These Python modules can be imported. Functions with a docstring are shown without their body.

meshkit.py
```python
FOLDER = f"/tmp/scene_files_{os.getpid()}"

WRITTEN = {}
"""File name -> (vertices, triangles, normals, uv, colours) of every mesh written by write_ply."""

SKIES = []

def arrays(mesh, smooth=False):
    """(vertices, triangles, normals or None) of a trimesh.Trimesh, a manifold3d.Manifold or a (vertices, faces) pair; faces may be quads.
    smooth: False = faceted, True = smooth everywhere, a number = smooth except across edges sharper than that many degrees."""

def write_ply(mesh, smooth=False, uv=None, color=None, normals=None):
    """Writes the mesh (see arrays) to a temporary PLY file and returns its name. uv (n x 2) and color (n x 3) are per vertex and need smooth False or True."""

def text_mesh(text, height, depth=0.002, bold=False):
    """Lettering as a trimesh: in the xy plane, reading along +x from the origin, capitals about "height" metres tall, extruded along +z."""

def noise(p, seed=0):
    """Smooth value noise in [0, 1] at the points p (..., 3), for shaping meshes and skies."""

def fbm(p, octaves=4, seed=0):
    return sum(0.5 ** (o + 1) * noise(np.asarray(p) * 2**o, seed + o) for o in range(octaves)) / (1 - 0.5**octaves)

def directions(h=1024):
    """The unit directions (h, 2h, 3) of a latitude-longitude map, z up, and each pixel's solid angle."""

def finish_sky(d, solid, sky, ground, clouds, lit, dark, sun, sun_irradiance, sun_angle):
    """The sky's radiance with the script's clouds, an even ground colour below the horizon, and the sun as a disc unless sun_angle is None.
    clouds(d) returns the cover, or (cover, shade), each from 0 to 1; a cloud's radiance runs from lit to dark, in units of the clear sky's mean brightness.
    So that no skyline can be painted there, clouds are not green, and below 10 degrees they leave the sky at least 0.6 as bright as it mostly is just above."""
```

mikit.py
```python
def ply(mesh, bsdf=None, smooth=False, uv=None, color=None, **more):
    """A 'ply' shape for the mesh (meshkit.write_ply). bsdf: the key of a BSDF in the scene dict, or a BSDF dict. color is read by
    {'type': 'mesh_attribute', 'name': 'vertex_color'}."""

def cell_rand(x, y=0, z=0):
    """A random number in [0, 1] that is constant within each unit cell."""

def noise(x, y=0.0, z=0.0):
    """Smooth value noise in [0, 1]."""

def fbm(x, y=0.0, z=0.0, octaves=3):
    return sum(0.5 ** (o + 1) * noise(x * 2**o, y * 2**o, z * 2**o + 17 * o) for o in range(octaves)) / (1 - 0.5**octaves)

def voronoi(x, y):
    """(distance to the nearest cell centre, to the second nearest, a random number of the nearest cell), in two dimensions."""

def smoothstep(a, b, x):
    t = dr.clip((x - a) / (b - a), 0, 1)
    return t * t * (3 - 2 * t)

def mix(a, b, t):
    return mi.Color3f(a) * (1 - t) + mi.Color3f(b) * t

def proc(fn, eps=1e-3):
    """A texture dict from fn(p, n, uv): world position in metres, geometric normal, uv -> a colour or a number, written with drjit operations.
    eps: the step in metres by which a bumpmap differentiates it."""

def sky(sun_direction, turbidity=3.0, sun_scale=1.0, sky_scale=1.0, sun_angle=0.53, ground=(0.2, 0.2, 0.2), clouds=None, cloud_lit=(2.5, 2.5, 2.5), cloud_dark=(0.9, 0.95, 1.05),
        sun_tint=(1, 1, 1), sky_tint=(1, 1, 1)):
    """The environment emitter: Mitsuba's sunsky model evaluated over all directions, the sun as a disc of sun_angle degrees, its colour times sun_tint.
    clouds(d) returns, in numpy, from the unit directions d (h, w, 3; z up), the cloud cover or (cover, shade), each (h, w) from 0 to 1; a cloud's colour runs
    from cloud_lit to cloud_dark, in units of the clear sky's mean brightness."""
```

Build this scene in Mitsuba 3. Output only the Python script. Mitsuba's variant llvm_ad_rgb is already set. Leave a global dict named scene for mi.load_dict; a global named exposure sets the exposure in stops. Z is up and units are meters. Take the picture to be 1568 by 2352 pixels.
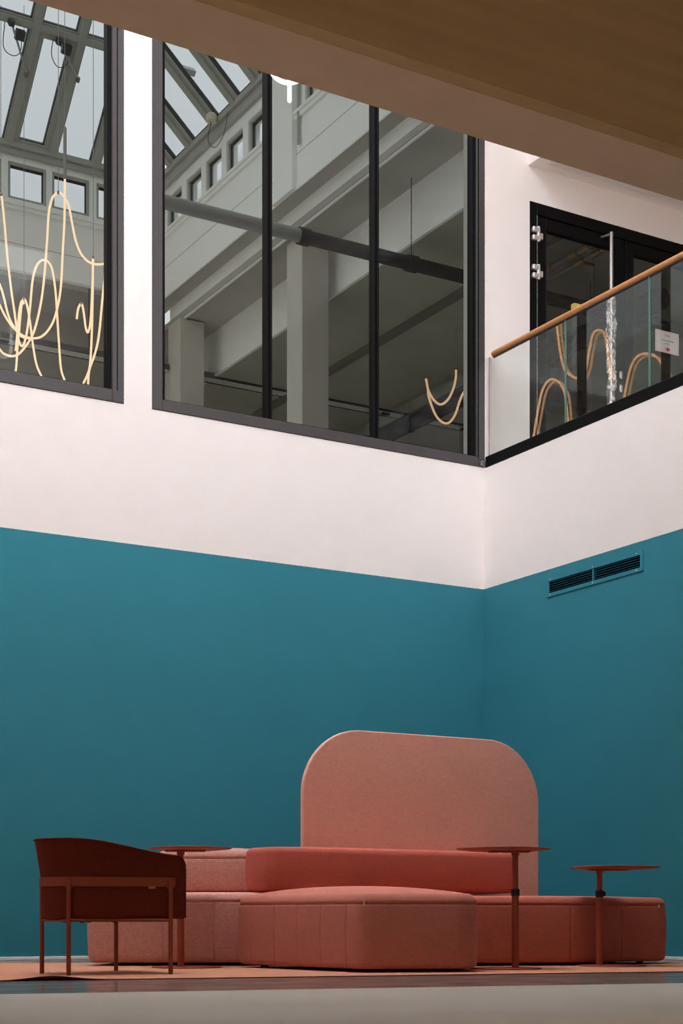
import math, numpy as np, trimesh, shapely, drjit as dr, mitsuba as mi, mikit, meshkit
from shapely.geometry import Polygon, box as rect
from mikit import noise, fbm, mix, smoothstep

T = mi.ScalarTransform4f
# ------------------------------------------------------------------ camera (level, with a rise of the lens)
W, H, FOCAL, HORIZON = 1568, 2352, 3612.0, 2105.0
ANG = math.radians(30.47)
FW = np.array([math.sin(ANG), math.cos(ANG), 0.0]); RT = np.array([math.cos(ANG), -math.sin(ANG), 0.0])
CAM = np.array([-7.457, -10.406, 0.30])
scene, labels = {}, {}
scene['camera'] = {
    'type': 'perspective', 'fov_axis': 'x', 'fov': math.degrees(2 * math.atan(W / 2 / FOCAL)), 'near_clip': 0.05, 'far_clip': 500.0,
    'principal_point_offset_y': -(HORIZON - H / 2) / H,
    'to_world': T().look_at(origin=CAM.tolist(), target=(CAM + FW).tolist(), up=[0, 0, 1]),
}
# ------------------------------------------------------------------ sky: even overcast, brighter overhead
def overcast(d):
    up = np.clip(d[..., 2], 0, 1)
    shade = 1 - up ** 0.8
    mottled = meshkit.fbm(d * 2.2, 3, seed=4)
    return np.ones_like(up), np.clip(shade + 0.12 * (mottled - 0.5), 0, 1)
scene['sky'] = mikit.sky([0.2, -0.5, 0.8], turbidity=4, sun_scale=0.0, clouds=overcast, cloud_lit=(2.1, 2.13, 2.2), cloud_dark=(0.35, 0.37, 0.42), sun_angle=0.53)
exposure = 5.76

# ------------------------------------------------------------------ helpers
def LD(l, d, z=0.0):
    """A point in the seating area: l metres to the right and d metres ahead of the tripod."""
    p = CAM + d * FW + l * RT
    return np.array([p[0], p[1], z])

def bx(x0, x1, y0, y1, z0, z1):
    m = trimesh.creation.box(extents=[abs(x1 - x0), abs(y1 - y0), abs(z1 - z0)])
    m.apply_translation([(x0 + x1) / 2, (y0 + y1) / 2, (z0 + z1) / 2])
    return m

def cat(ms): return trimesh.util.concatenate(ms)

def bbx(x0, x1, y0, y1, z0, z1, b=0.004):
    """A box with chamfered edges."""
    a, c = np.array([min(x0, x1), min(y0, y1), min(z0, z1)]), np.array([max(x0, x1), max(y0, y1), max(z0, z1)])
    b = min(b, *(0.45 * (c - a)))
    pts = []
    for i in range(3):
        lo, hi = a + b, c - b
        lo[i], hi[i] = a[i], c[i]
        pts += [[(lo, hi)[u][0], (lo, hi)[v][1], (lo, hi)[w][2]] for u in (0, 1) for v in (0, 1) for w in (0, 1)]
    return trimesh.convex.convex_hull(np.array(pts))

def tube(p, r, n=12, caps=True):
    """A round tube along the points p; r is a radius or one per point."""
    p = np.asarray(p, float); k = len(p)
    r = np.full(k, r) if np.isscalar(r) else np.asarray(r)
    t = np.gradient(p, axis=0); t /= np.linalg.norm(t, axis=1, keepdims=True) + 1e-12
    ref = np.array([0, 0, 1.0]) if abs(t[0][2]) < 0.9 else np.array([1.0, 0, 0])
    u = np.cross(t[0], ref); u /= np.linalg.norm(u)
    vs = []
    for i in range(k):
        u = u - t[i] * (u @ t[i]); u /= np.linalg.norm(u)
        w = np.cross(t[i], u)
        a = np.arange(n) * 2 * np.pi / n
        vs.append(p[i] + r[i] * (np.cos(a)[:, None] * u + np.sin(a)[:, None] * w))
    v = np.vstack(vs); f = []
    for i in range(k - 1):
        for j in range(n):
            a, b = i * n + j, i * n + (j + 1) % n
            f += [[a, b, b + n], [a, b + n, a + n]]
    if caps:
        v = np.vstack([v, p[:1], p[-1:]]); c0, c1 = len(v) - 2, len(v) - 1
        for j in range(n):
            f += [[c0, (j + 1) % n, j], [c1, (k - 1) * n + j, (k - 1) * n + (j + 1) % n]]
    return trimesh.Trimesh(v, f, process=False)

def rod(a, b, r, n=14): return tube([a, b], r, n)

def spline(pts, per=10):
    """A smooth curve (Catmull-Rom) through the points."""
    p = np.asarray(pts, float); p = np.vstack([2 * p[0] - p[1], p, 2 * p[-1] - p[-2]])
    out = []
    for i in range(1, len(p) - 2):
        for s in np.arange(per) / per:
            a, b, c, d = p[i - 1:i + 3]
            out.append(0.5 * (2 * b + (c - a) * s + (2 * a - 5 * b + 4 * c - d) * s ** 2 + (3 * b - a - 3 * c + d) * s ** 3))
    return np.array(out + [p[-2]])

def ext(poly, h):
    return trimesh.util.concatenate([trimesh.creation.extrude_polygon(g, h, engine='earcut') for g in getattr(poly, 'geoms', [poly])])

def wall_y(poly, y0, y1):
    """poly in (x, z), extruded from y0 to y1."""
    m = ext(poly, y1 - y0); v = m.vertices.copy()
    m.vertices = np.stack([v[:, 0], y0 + v[:, 2], v[:, 1]], 1); m.invert(); return m

def wall_x(poly, x0, x1):
    """poly in (y, z), extruded from x0 to x1."""
    m = ext(poly, x1 - x0); v = m.vertices.copy()
    m.vertices = np.stack([x0 + v[:, 2], v[:, 0], v[:, 1]], 1); return m

def key_for(key):
    if key not in scene and key not in labels and not any(k.startswith(key + '__') for k in scene): return key
    i = 1
    while f'{key}_{i:03d}' in scene or f'{key}_{i:03d}' in labels or any(k.startswith(f'{key}_{i:03d}__') for k in scene): i += 1
    return f'{key}_{i:03d}'

def obj(name, mesh, mat, parent=None, smooth=False, label=None, **more):
    key = key_for((parent + '__' if parent else '') + name)
    scene[key] = mikit.ply(mesh, mat, smooth, **more)
    if label: labels[key] = {'label': label}
    return key

def tag(key, label, category=None, group=None, kind=None):
    d = {'label': label}
    if category: d['category'] = category
    if group: d['group'] = group
    if kind: d['kind'] = kind
    labels[key] = d
    return key

def thing(name, label, category=None, group=None, kind=None): return tag(key_for(name), label, category, group, kind)

def stuff(key): labels[key] = {**labels.get(key, {}), 'kind': 'stuff'}

# ------------------------------------------------------------------ materials
def mat(name, color, rough=0.6, bump=None, bump_scale=1.0, two=True, **kw):
    c = color if isinstance(color, dict) else {'type': 'rgb', 'value': list(color)}
    b = {'type': 'principled', 'base_color': c, 'roughness': rough, **kw}
    if bump: b = {'type': 'bumpmap', 'arbitrary': mikit.proc(bump), 'scale': bump_scale, 'bsdf': b}
    scene[name] = {'type': 'twosided', 'bsdf': b} if two else b
    return name

def vary(base, amt, fx, fy=None, fz=None):
    fy, fz = fy or fx, fz or fx
    lo, hi = [c * (1 - amt) for c in base], [min(1, c * (1 + amt)) for c in base]
    return mikit.proc(lambda p, n, uv: mix(lo, hi, fbm(p.x * fx, p.y * fy, p.z * fz)))

def weave(base, amt=0.22):
    """Melange cloth: fine speckled threads and a slow drift."""
    lo, hi = [c * (1 - amt) for c in base], [min(1, c * (1 + amt)) for c in base]
    def fn(p, n, uv):
        h = (p.x * 0.862 - p.y * 0.507)
        g = 0.5 * noise(h * 160, p.z * 420, p.y * 160) + 0.3 * noise(h * 420, p.z * 160, p.x * 90) + 0.2 * noise(h * 40, p.z * 90, p.y * 30)
        return mix(lo, hi, smoothstep(0.2, 0.8, g))
    return mikit.proc(fn)

WHITE = mat('white_paint', vary((.86, .815, .80), .012, 1.3), .75, specular=.25)
BLUE = mat('blue_paint', vary((.038, .232, .310), .04, 1.1), .72, specular=.18)
FRAME = mat('frame_grey', (.052, .047, .050), .45)
FRAMED = mat('frame_black', (.0045, .0045, .005), .45, specular=.10)
BLACK = mat('black_plastic', (.008, .008, .009), .5)
HALLW = mat('hall_white', (.87, .88, .86), .8, specular=.2)
ROOFM = mat('roof_frame', (.36, .37, .34), .6)
CONC = mat('concrete', vary((.42, .405, .37), .12, 1.7), .85, specular=.2)
CONCD = mat('dark_concrete', vary((.40, .39, .33), .10, 2.3), .9, specular=.15)
COLM = mat('column_paint', (.56, .53, .49), .8, specular=.2)
PIPE = mat('pipe_dark', (.035, .035, .035), .6)
PIPED = mat('duct_grey', (.17, .165, .14), .7)
PIPEL = mat('pipe_pale', (.30, .30, .30), .6)
BRASS = mat('brass', (.52, .36, .18), .4, metallic=.8)
REDP = mat('red_plastic', (.5, .03, .03), .4)
ALU = mat('brushed_metal', (.75, .72, .72), .35, metallic=.7)
STEEL = mat('steel', (.70, .69, .68), .28, metallic=.9)
RAILW = mat('handrail_wood', mikit.proc(lambda p, n, uv: mix((.50, .20, .065), (.62, .28, .10), fbm(p.x * 60, p.y * 3, p.z * 60))), .4, clearcoat=.25)
TIMBER = mat('timber', mikit.proc(lambda p, n, uv: mix(mix((.42, .285, .165), (.54, .37, .22), fbm(p.x * .9, p.y * 22, p.z * 22)), (.10, .06, .03),
            smoothstep(.955, .975, noise(p.x * 11 + 3, p.y * 18, p.z * 18)) * .8)), .7, specular=.2)
PANELT = mat('timber_bounce_lit', mikit.proc(lambda p, n, uv: mix((.68, .49, .365), (.75, .555, .425), fbm(p.x * .6, p.y * 5, p.z * 5))), .75, specular=.2)  # beam timber again, lightened where floor light bounces up
def cloth_bump(p, n, uv):
    h = (p.x * 0.862 - p.y * 0.507)
    return noise(h * 500, p.z * 500, p.y * 500) * .0012
def cloth(name, base, amt=.2): return mat(name, weave(base, amt), .95, specular=.12, sheen=.9, sheen_tint=.5)
PINK = cloth('dusty_pink_cloth', (.63, .315, .27), .16)
CORAL = cloth('coral_cloth', (.55, .135, .10), .10)
SALMON = cloth('salmon_cloth', (.52, .185, .145), .10)
BRICK = cloth('deep_salmon_cloth', (.48, .14, .102), .10)
ROSE = cloth('rose_felt', (.90, .465, .385), .12)
MAROON = mat('maroon_cloth', weave((.135, .026, .016), .12), .95, specular=.1, sheen=.2, sheen_tint=.8)
DMETAL = mat('rust_metal', (.27, .048, .022), .55)
TMETAL = mat('red_brown_metal', (.36, .066, .036), .5)
TAGM = mat('tag_cloth', (.62, .52, .46), .8)
TAGO = mat('tag_tan', (.40, .20, .08), .8)
RUG = mat('rug_pile', mikit.proc(lambda p, n, uv: mix((.40, .18, .115), (.50, .245, .165), .5 * noise(p.x * 120, p.y * 120) + .5 * fbm(p.x * 9, p.y * 9))), .97, specular=.05, sheen=.3)
FLOORD = mat('floor_polished', mikit.proc(lambda p, n, uv: mix((.07, .062, .055), (.15, .13, .115), fbm(p.x * 5, p.y * 9))), mikit.proc(lambda p, n, uv: .10 + .16 * fbm(p.x * 11, p.y * 17)), specular=.32)
FLOORP = mat('floor_pale', mikit.proc(lambda p, n, uv: mix((.33, .30, .265), (.41, .37, .325), fbm(p.x * 1.3, p.y * 1.3))), .6, specular=.2)
def glass(name, t, ior=1.5): scene[name] = {'type': 'thindielectric', 'int_ior': ior, 'specular_transmittance': {'type': 'rgb', 'value': list(t)}}; return name
TINT = glass('reflection_tint_glass', (.090, .095, .089), 1.2)  # tint dims what is built behind to the strength of a reflection
TINTD = glass('door_glass', (.040, .042, .038), 1.3)
CLEAR = glass('railing_glass', (.92, .955, .945), 1.52)
SKYG = glass('roof_glass', (.755, .77, .815), 1.3)
GEDGE = mat('glass_edge', (.10, .22, .19), .2)
scene['plastic_film'] = {'type': 'blendbsdf', 'weight': mikit.proc(lambda p, n, uv: .06 + .8 * smoothstep(.50, .66, fbm(p.x * 38, p.y * 38, p.z * 22))),
    'bsdf_0': {'type': 'thindielectric', 'int_ior': 1.5}, 'bsdf_1': {'type': 'twosided', 'bsdf': {'type': 'diffuse', 'reflectance': {'type': 'rgb', 'value': [.75, .75, .77]}}}}
FILM = 'plastic_film'
PAPER = mat('paper', (.62, .58, .58), .8)
INK = mat('ink', (.04, .04, .045), .8)
REDI = mat('red_ink', (.45, .02, .03), .8)
YELL = mat('yellow_label', (.6, .5, .12), .7)
BEIGE = mat('beige_plastic', (.60, .52, .40), .6)

# ------------------------------------------------------------------ the light well: walls, floors, timber beam
BORDER, SILL = 2.951, 3.937
DL = 0.74                                     # strength of the unseen lamps that brighten the beam underside
PARAPET, ROOF_A, ROOF_B, ROOF_C = 5.0, -10.6, -4.2, -13.9
ROOF_L, ROOF_R, ROOF_D = -6.5, -2.3, -1.0     # roof openings; with the unseen parapet, set to shape the light
WIN1, WIN2, WTOP = (-6.6, -3.126), (-2.91, 0.012), 7.6
DOOR = (0.468, 3.3, 6.212)
w = thing('wall_left', 'long wall, blue paint below and white above, with large interior windows', kind='structure')
low = rect(-12, 0, 0.25, BORDER)
obj('blue_wall', wall_y(low, 0, .3), BLUE, w, label='lower wall painted petrol blue')
up = rect(-12, BORDER, 7, 10.5).difference(rect(WIN1[0], SILL, WIN1[1], WTOP)).difference(rect(WIN2[0], SILL, WIN2[1], WTOP)).difference(rect(DOOR[0], 3.0, DOOR[1], DOOR[2]))
obj('white_wall', wall_y(up, 0, .3), WHITE, w, label='white upper wall')
w = thing('wall_right', 'wall right of the corner, petrol blue below white, carrying a ventilation grille', kind='structure')
VY0, VY1, VZ0, VZ1 = -1.93, -.832, 2.738, 2.883      # ventilation grille, outer edges
hole = rect(VY0 + .03, VZ0 + .028, VY1 - .03, VZ1 - .028)
obj('blue_wall', wall_x(rect(-14, 0, 0, BORDER).difference(hole), 0, .25), BLUE, w, label='lower wall painted petrol blue')
obj('white_wall', wall_x(rect(-14, BORDER, 0, 3.93), 0, .25), WHITE, w, label='white upper wall')
wk = thing('wall_far_left', 'unseen wall closing the light well on the left, blue below and white above', kind='structure')
obj('blue_wall', bx(-12.2, -12, -14, .3, 0, BORDER), BLUE, wk)  # out of view; blue keeps its bounce low
obj('white_wall', bx(-12.2, -12, -14, .3, BORDER, 10.5), WHITE, wk)
wk = thing('wall_back', 'unseen wall behind the tripod, dark below, open at the top for side light', kind='structure')
obj('dark_wall', bx(-12.2, .25, -14.2, -14, 0, 3.8), CONCD, wk)  # out of view; dark to hold back bounce on the seats
obj('white_wall', bx(-12.2, 7, -14.2, -14, 3.8, 6.0), WHITE, wk)
for i in range(9): obj('window_post', bx(-12.0 + i * 2.3, -11.9 + i * 2.3, -14.15, -14.0, 6.0, 9.8), FRAME, wk)  # posts in an unseen opening that side-lights the walls
f = thing('floor', 'polished dark floor between the rug and the pale floor', kind='structure')
# pale floor's edge runs at its own angle, as the rug does
pe0, pe1 = LD(-3.9, 5.02), LD(4.0, 7.83)
pd = (pe1 - pe0) / np.linalg.norm(pe1 - pe0)
pe0, pe1 = pe0 - pd * 6, pe1 + pd * 8
room = rect(-12, -14, 0, 0)
nearside = Polygon([pe0[:2], pe1[:2], (pe1[0], -30), (pe0[0] - 5, -30)])
m = ext(room.difference(nearside), .05); m.apply_translation([0, 0, -.05])
obj('polished_floor', m, FLOORD, f)
m = ext(room.intersection(nearside), .056); m.apply_translation([0, 0, -.05])
tag(obj('floor_pale', m, FLOORP), 'pale matte floor in the foreground', kind='structure')
tag(obj('baseboard_left', bbx(-12, 0, -.014, 0, 0.0, .024, .003), WHITE), 'thin white skirting along the long blue wall', kind='structure')
tag(obj('baseboard_right', bbx(-.014, 0, -14, -.014, 0.0, .024, .003), WHITE), 'thin white skirting along the wall right of the corner', kind='structure')
# timber edge beam of the gallery over the tripod
b = thing('timber_beam', 'large brown timber beam crossing the top of the picture', 'beam', kind='structure')
sec = Polygon([(-5.615, 3.2), (-5.615, 3.8), (-5.905, 3.8), (-5.905, 3.225), (-5.88, 3.2)])
m = ext(sec, 12.2); v = m.vertices.copy(); m.vertices = np.stack([-12.1 + v[:, 2], v[:, 0], v[:, 1]], 1)
obj('beam_body', m, TIMBER, b)
obj('soffit_board', bx(-12.1, .1, -5.879, -5.6155, 3.1985, 3.2005), PANELT, b, label='smooth beam underside, coloured lighter for the bounced light')  # lighter colour stands in for bounced light on the underside
tag(obj('cross_beam', bbx(-6.15, -5.853, -13.9, -.005, 3.1988, 3.8, .02), TIMBER), 'timber cross beam at the top left corner', 'beam', kind='structure')
tag(obj('ceiling', bx(-12.1, .2, -14, -5.62, 3.8, 3.93), TIMBER), 'timber gallery floor slab over the foreground', kind='structure')
tag(obj('wall_parapet', bx(-12.1, .02, -5.9, -5.75, 3.93, PARAPET), TIMBER), 'unseen timber parapet, raised to shade the lower walls', kind='structure')  # out of view; keeps side light off the lower walls
tag(obj('ceiling_upper', cat([bx(-12.1, 7, ROOF_A, ROOF_B, 9.6, 9.8), bx(-12.1, ROOF_L, ROOF_B, .3, 9.6, 9.8), bx(ROOF_R, 7, ROOF_B, .3, 9.6, 9.8), bx(ROOF_L, ROOF_R, ROOF_D, .3, 9.6, 9.8)]), CONCD), 'unseen grey roof, its openings shaped to light the walls and seats', kind='structure')  # out of view; openings and dark tone chosen for the light below
tag(obj('ceiling_gallery', bx(-12.1, 7, -14, ROOF_C, 9.6, 9.8), WHITE), 'unseen white roof strip behind the side light opening', kind='structure')
tag(obj('floor_landing', bx(.25, 7, -14, 0, 3.7, 3.93), CONC), 'upper landing floor behind the balustrade', kind='structure')
tag(obj('wall_landing', bx(7, 7.2, -14, .3, 3.7, 9.8), WHITE), 'white end wall of the landing', kind='structure')
tag(obj('wall_landing_upper', bx(.25, .45, -14, 0, 7.3, 9.6), WHITE), 'white wall above the landing ceiling', kind='structure')
for i in range(3):
    for jj in range(2):
        x, y = -10.2 + 2.7 * i, -10.4 - 2.4 * jj
        k = thing('downlight', 'unseen round lamp behind the tripod, placed to brighten the beam underside', 'ceiling light', 'unseen lamps lighting the beam')  # out of view; lights the beam by way of the floor
        obj('housing', tube([[x, y, 3.79], [x, y, 3.80], [x, y, 3.815]], [.085, .085, .06], 20), FRAME, k)
        scene[k + '_beam'] = {'type': 'spot', 'to_world': T().look_at(origin=[x, y, 3.775], target=[x, y, 0], up=[0, 1, 0]), 'intensity': {'type': 'rgb', 'value': [DL, DL * .86, DL * .68]}, 'cutoff_angle': 46, 'beam_width': 32}
r = thing('ceiling_light_well', 'open glazing bars over the light well', kind='structure')
for i in range(7):
    x = -11.2 + i * 1.75
    obj('glazing_bar', bx(x - .05, x + .05, -14, .3, 9.8, 10.0), WHITE, r)

# bulkhead over the landing with a perforated strip
b = thing('ceiling_bulkhead', 'white boxed bulkhead over the doors with a perforated strip underneath', kind='structure')
BXL, BZ = .452, 6.50
obj('boxing', cat([bx(BXL, 6.9, -13.9, -.26, BZ, 7.3), bx(BXL, 6.9, -.26, -.07, BZ + .05, 7.3), bx(BXL, 6.9, -.07, 0, BZ, 7.3), bx(BXL, .555, -.26, -.07, BZ, BZ + .05), bx(3.4, 6.9, -.26, -.07, BZ, BZ + .05)]), WHITE, b)  # runs on out of view, shading the landing
plate = rect(.555, -.26, 3.4, -.07)
hx = np.arange(.572, 2.95, .0225); hy = np.arange(-.245, -.075, .0215)
dots = [shapely.Point(x, y).buffer(.0062, quad_segs=2) for x in hx for y in hy]
m = ext(plate.difference(shapely.union_all(dots)), .006); m.apply_translation([0, 0, BZ + .0002])
k = obj('perforated_strip', m, WHITE, b, label='strip of small round holes')
obj('dark_backing', bx(.556, 3.399, -.259, -.071, BZ + .03, BZ + .049), BLACK, b)

# ------------------------------------------------------------------ interior windows in the left wall
def interior_window(name, label, x0, x1, mullions, fw=.083):
    wk = thing(name, label, kind='structure')
    z0, z1 = SILL, WTOP
    Y0, Y1 = -.006, .10
    for nm, args in (('frame_stile', (x0, x0 + fw, Y0, Y1, z0, z1)), ('frame_stile', (x1 - fw, x1, Y0, Y1, z0, z1)), ('frame_rail', (x0 + fw, x1 - fw, Y0, Y1, z0, z0 + fw)), ('frame_rail', (x0 + fw, x1 - fw, Y0, Y1, z1 - fw, z1))):
        obj(nm, bbx(*args, .005), FRAME, wk)
    # black glazing beads, set back
    a, c = x0 + fw, x1 - fw
    for args in ((a, a + .028, .02, .09, z0 + fw, z1 - fw), (c - .028, c, .02, .09, z0 + fw, z1 - fw), (a, c, .02, .09, z0 + fw, z0 + fw + .012), (a, c, .02, .09, z1 - fw - .02, z1 - fw)):
        obj('glazing_bead', bbx(*args, .003), FRAMED, wk)
    edges = [a] + [q for mx in mullions for q in (mx - .022, mx + .022)] + [c]
    for mx in mullions:
        obj('mullion', cat([bbx(mx - .024, mx - .003, .022, .10, z0 + fw, z1 - fw, .004), bbx(mx + .003, mx + .024, .022, .10, z0 + fw, z1 - fw, .004), bx(mx - .005, mx + .005, .035, .09, z0 + fw, z1 - fw)]), FRAMED, wk)
    for i in range(0, len(edges), 2):
        g = trimesh.Trimesh([[edges[i], .055, z0 + fw], [edges[i + 1], .055, z0 + fw], [edges[i + 1], .055, z1 - fw], [edges[i], .055, z1 - fw]], [[0, 1, 2], [0, 2, 3]], process=False)
        obj('pane', g, TINT, wk, label='glass pane tinted to reflection strength')
    return wk
w1 = interior_window('window_1', 'dark-framed interior window at the left edge showing skylights and glowing rope lights', *WIN1, [-4.9], .09)
w2 = interior_window('window_2', 'wide dark-framed interior window of three panes above the blue wall', *WIN2, [-1.947, -1.005], .082)
for x in (-.058,):
    obj('frame_joint', bx(x - .0035, x + .0035, -.0105, -.004, SILL + .07, WTOP), FRAMED, w2)
    obj('frame_joint', bx(-.105, -.099, -.010, -.004, SILL + .082, WTOP), FRAMED, w2)
obj('frame_joint', bx(WIN1[1] - .056, WIN1[1] - .050, -.010, -.004, SILL + .09, WTOP), FRAMED, w1)
# crumpled tape left on the frame's lower corner
rng = np.random.default_rng(5)
g = trimesh.creation.icosphere(2, .03); g.vertices *= [1, .25, .8]
g.vertices += (meshkit.noise(g.vertices * 90, 3)[:, None] - .5) * .02; g.apply_translation([-.012, -.016, SILL + .028])
obj('tape_scrap', g, FILM, w2, label='crumpled clear tape')

# ------------------------------------------------------------------ double door on the landing
d = thing('door_1', 'black framed glass double door behind the balustrade', kind='structure')
dx0, dx1, dz = DOOR
for nm, args in (('frame_post', (dx0, dx0 + .078, .0, .12, 3.93, dz)), ('frame_post', (dx1 - .078, dx1, .0, .12, 3.93, dz)), ('frame_head', (dx0 + .078, dx1 - .078, .0, .12, dz - .095, dz))):
    obj(nm, bbx(*args, .004), FRAMED, d)
def leaf(a, c):
    s = .095
    L = obj('leaf', cat([bbx(a, a + s, .012, .07, 3.95, dz - .10, .003), bbx(c - s, c, .012, .07, 3.95, dz - .10, .003), bbx(a + s, c - s, .012, .07, dz - .10 - .10, dz - .10, .003), bbx(a + s, c - s, .012, .07, 3.95, 4.2, .003)]), FRAMED, d)
    q = cat([bx(a + s, a + s + .02, .03, .06, 4.2, dz - .2), bx(c - s - .02, c - s, .03, .06, 4.2, dz - .2)])
    obj('glazing_bead', q, BLACK, L)
    g = trimesh.Trimesh([[a + s, .045, 4.2], [c - s, .045, 4.2], [c - s, .045, dz - .2], [a + s, .045, dz - .2]], [[0, 1, 2], [0, 2, 3]], process=False)
    obj('pane', g, TINTD, L, label='dark glass pane')
    return L
l1 = leaf(.550, 1.492); l2 = leaf(1.498, dx1 - .082)
obj('frame_gap', bx(.545, .551, .004, .012, 4.0, dz - .1), ALU, d, label='thin bright gap beside the hinges')
for zc in (5.945, 5.632):
    hk = obj('hinge', cat([bbx(.487, .560, -.030, .004, zc + .012, zc + .056, .006), bbx(.487, .560, -.030, .004, zc - .056, zc - .012, .006)]), ALU, d, label='silver door hinge')
    obj('hinge_pin', rod([.546, -.016, zc - .062], [.546, -.016, zc + .06], .0155), ALU, hk)
    obj('hinge_wing', bbx(.560, .606, -.006, .014, zc - .028, zc + .024, .004), ALU, hk)
hk = obj('pull_handle', rod([1.272, -.075, 4.45], [1.272, -.075, 6.10], .016, 18), STEEL, d, smooth=40, label='tall steel pull handle')
for z in (6.085, 4.5): obj('bracket', rod([1.272, -.075, z], [1.240, .014, z], .010), STEEL, hk)
# torn protective film still on the lower handle
n, k = 18, 60
vs = []
for i in range(k):
    z = 4.5 + (5.60 - 4.5) * i / (k - 1)
    a = np.arange(n) * 2 * np.pi / n
    pt = np.stack([np.cos(a), np.sin(a), np.full(n, z * 3.0)], 1)
    rr =   .018 + .060 * meshkit.fbm(pt * [1.3, 1.3, 5.0], 4, 7) ** 1.3
    vs.append(np.stack([1.272 + np.cos(a) * rr, -.078 + np.sin(a) * rr * .6, np.full(n, z) + .01 * np.sin(3 * a + i)], 1))
v = np.vstack(vs); fcs = []
for i in range(k - 1):
    for j in range(n):
        a, c = i * n + j, i * n + (j + 1) % n
        fcs += [[a, c, c + n], [a, c + n, a + n]]
obj('plastic_wrap', trimesh.Trimesh(v, fcs, process=False), FILM, hk, label='crumpled clear plastic film')
for z in (4.83, 4.945):
    e = trimesh.creation.capsule(height=.035, radius=.017, count=[12, 12]); e.apply_translation([0, 0, 0]); e.vertices *= [1, .35, 1]; e.apply_translation([1.452, .008, z])
    obj('lock_plate', e, ALU, d, smooth=40, label='small oval lock plate')

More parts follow.
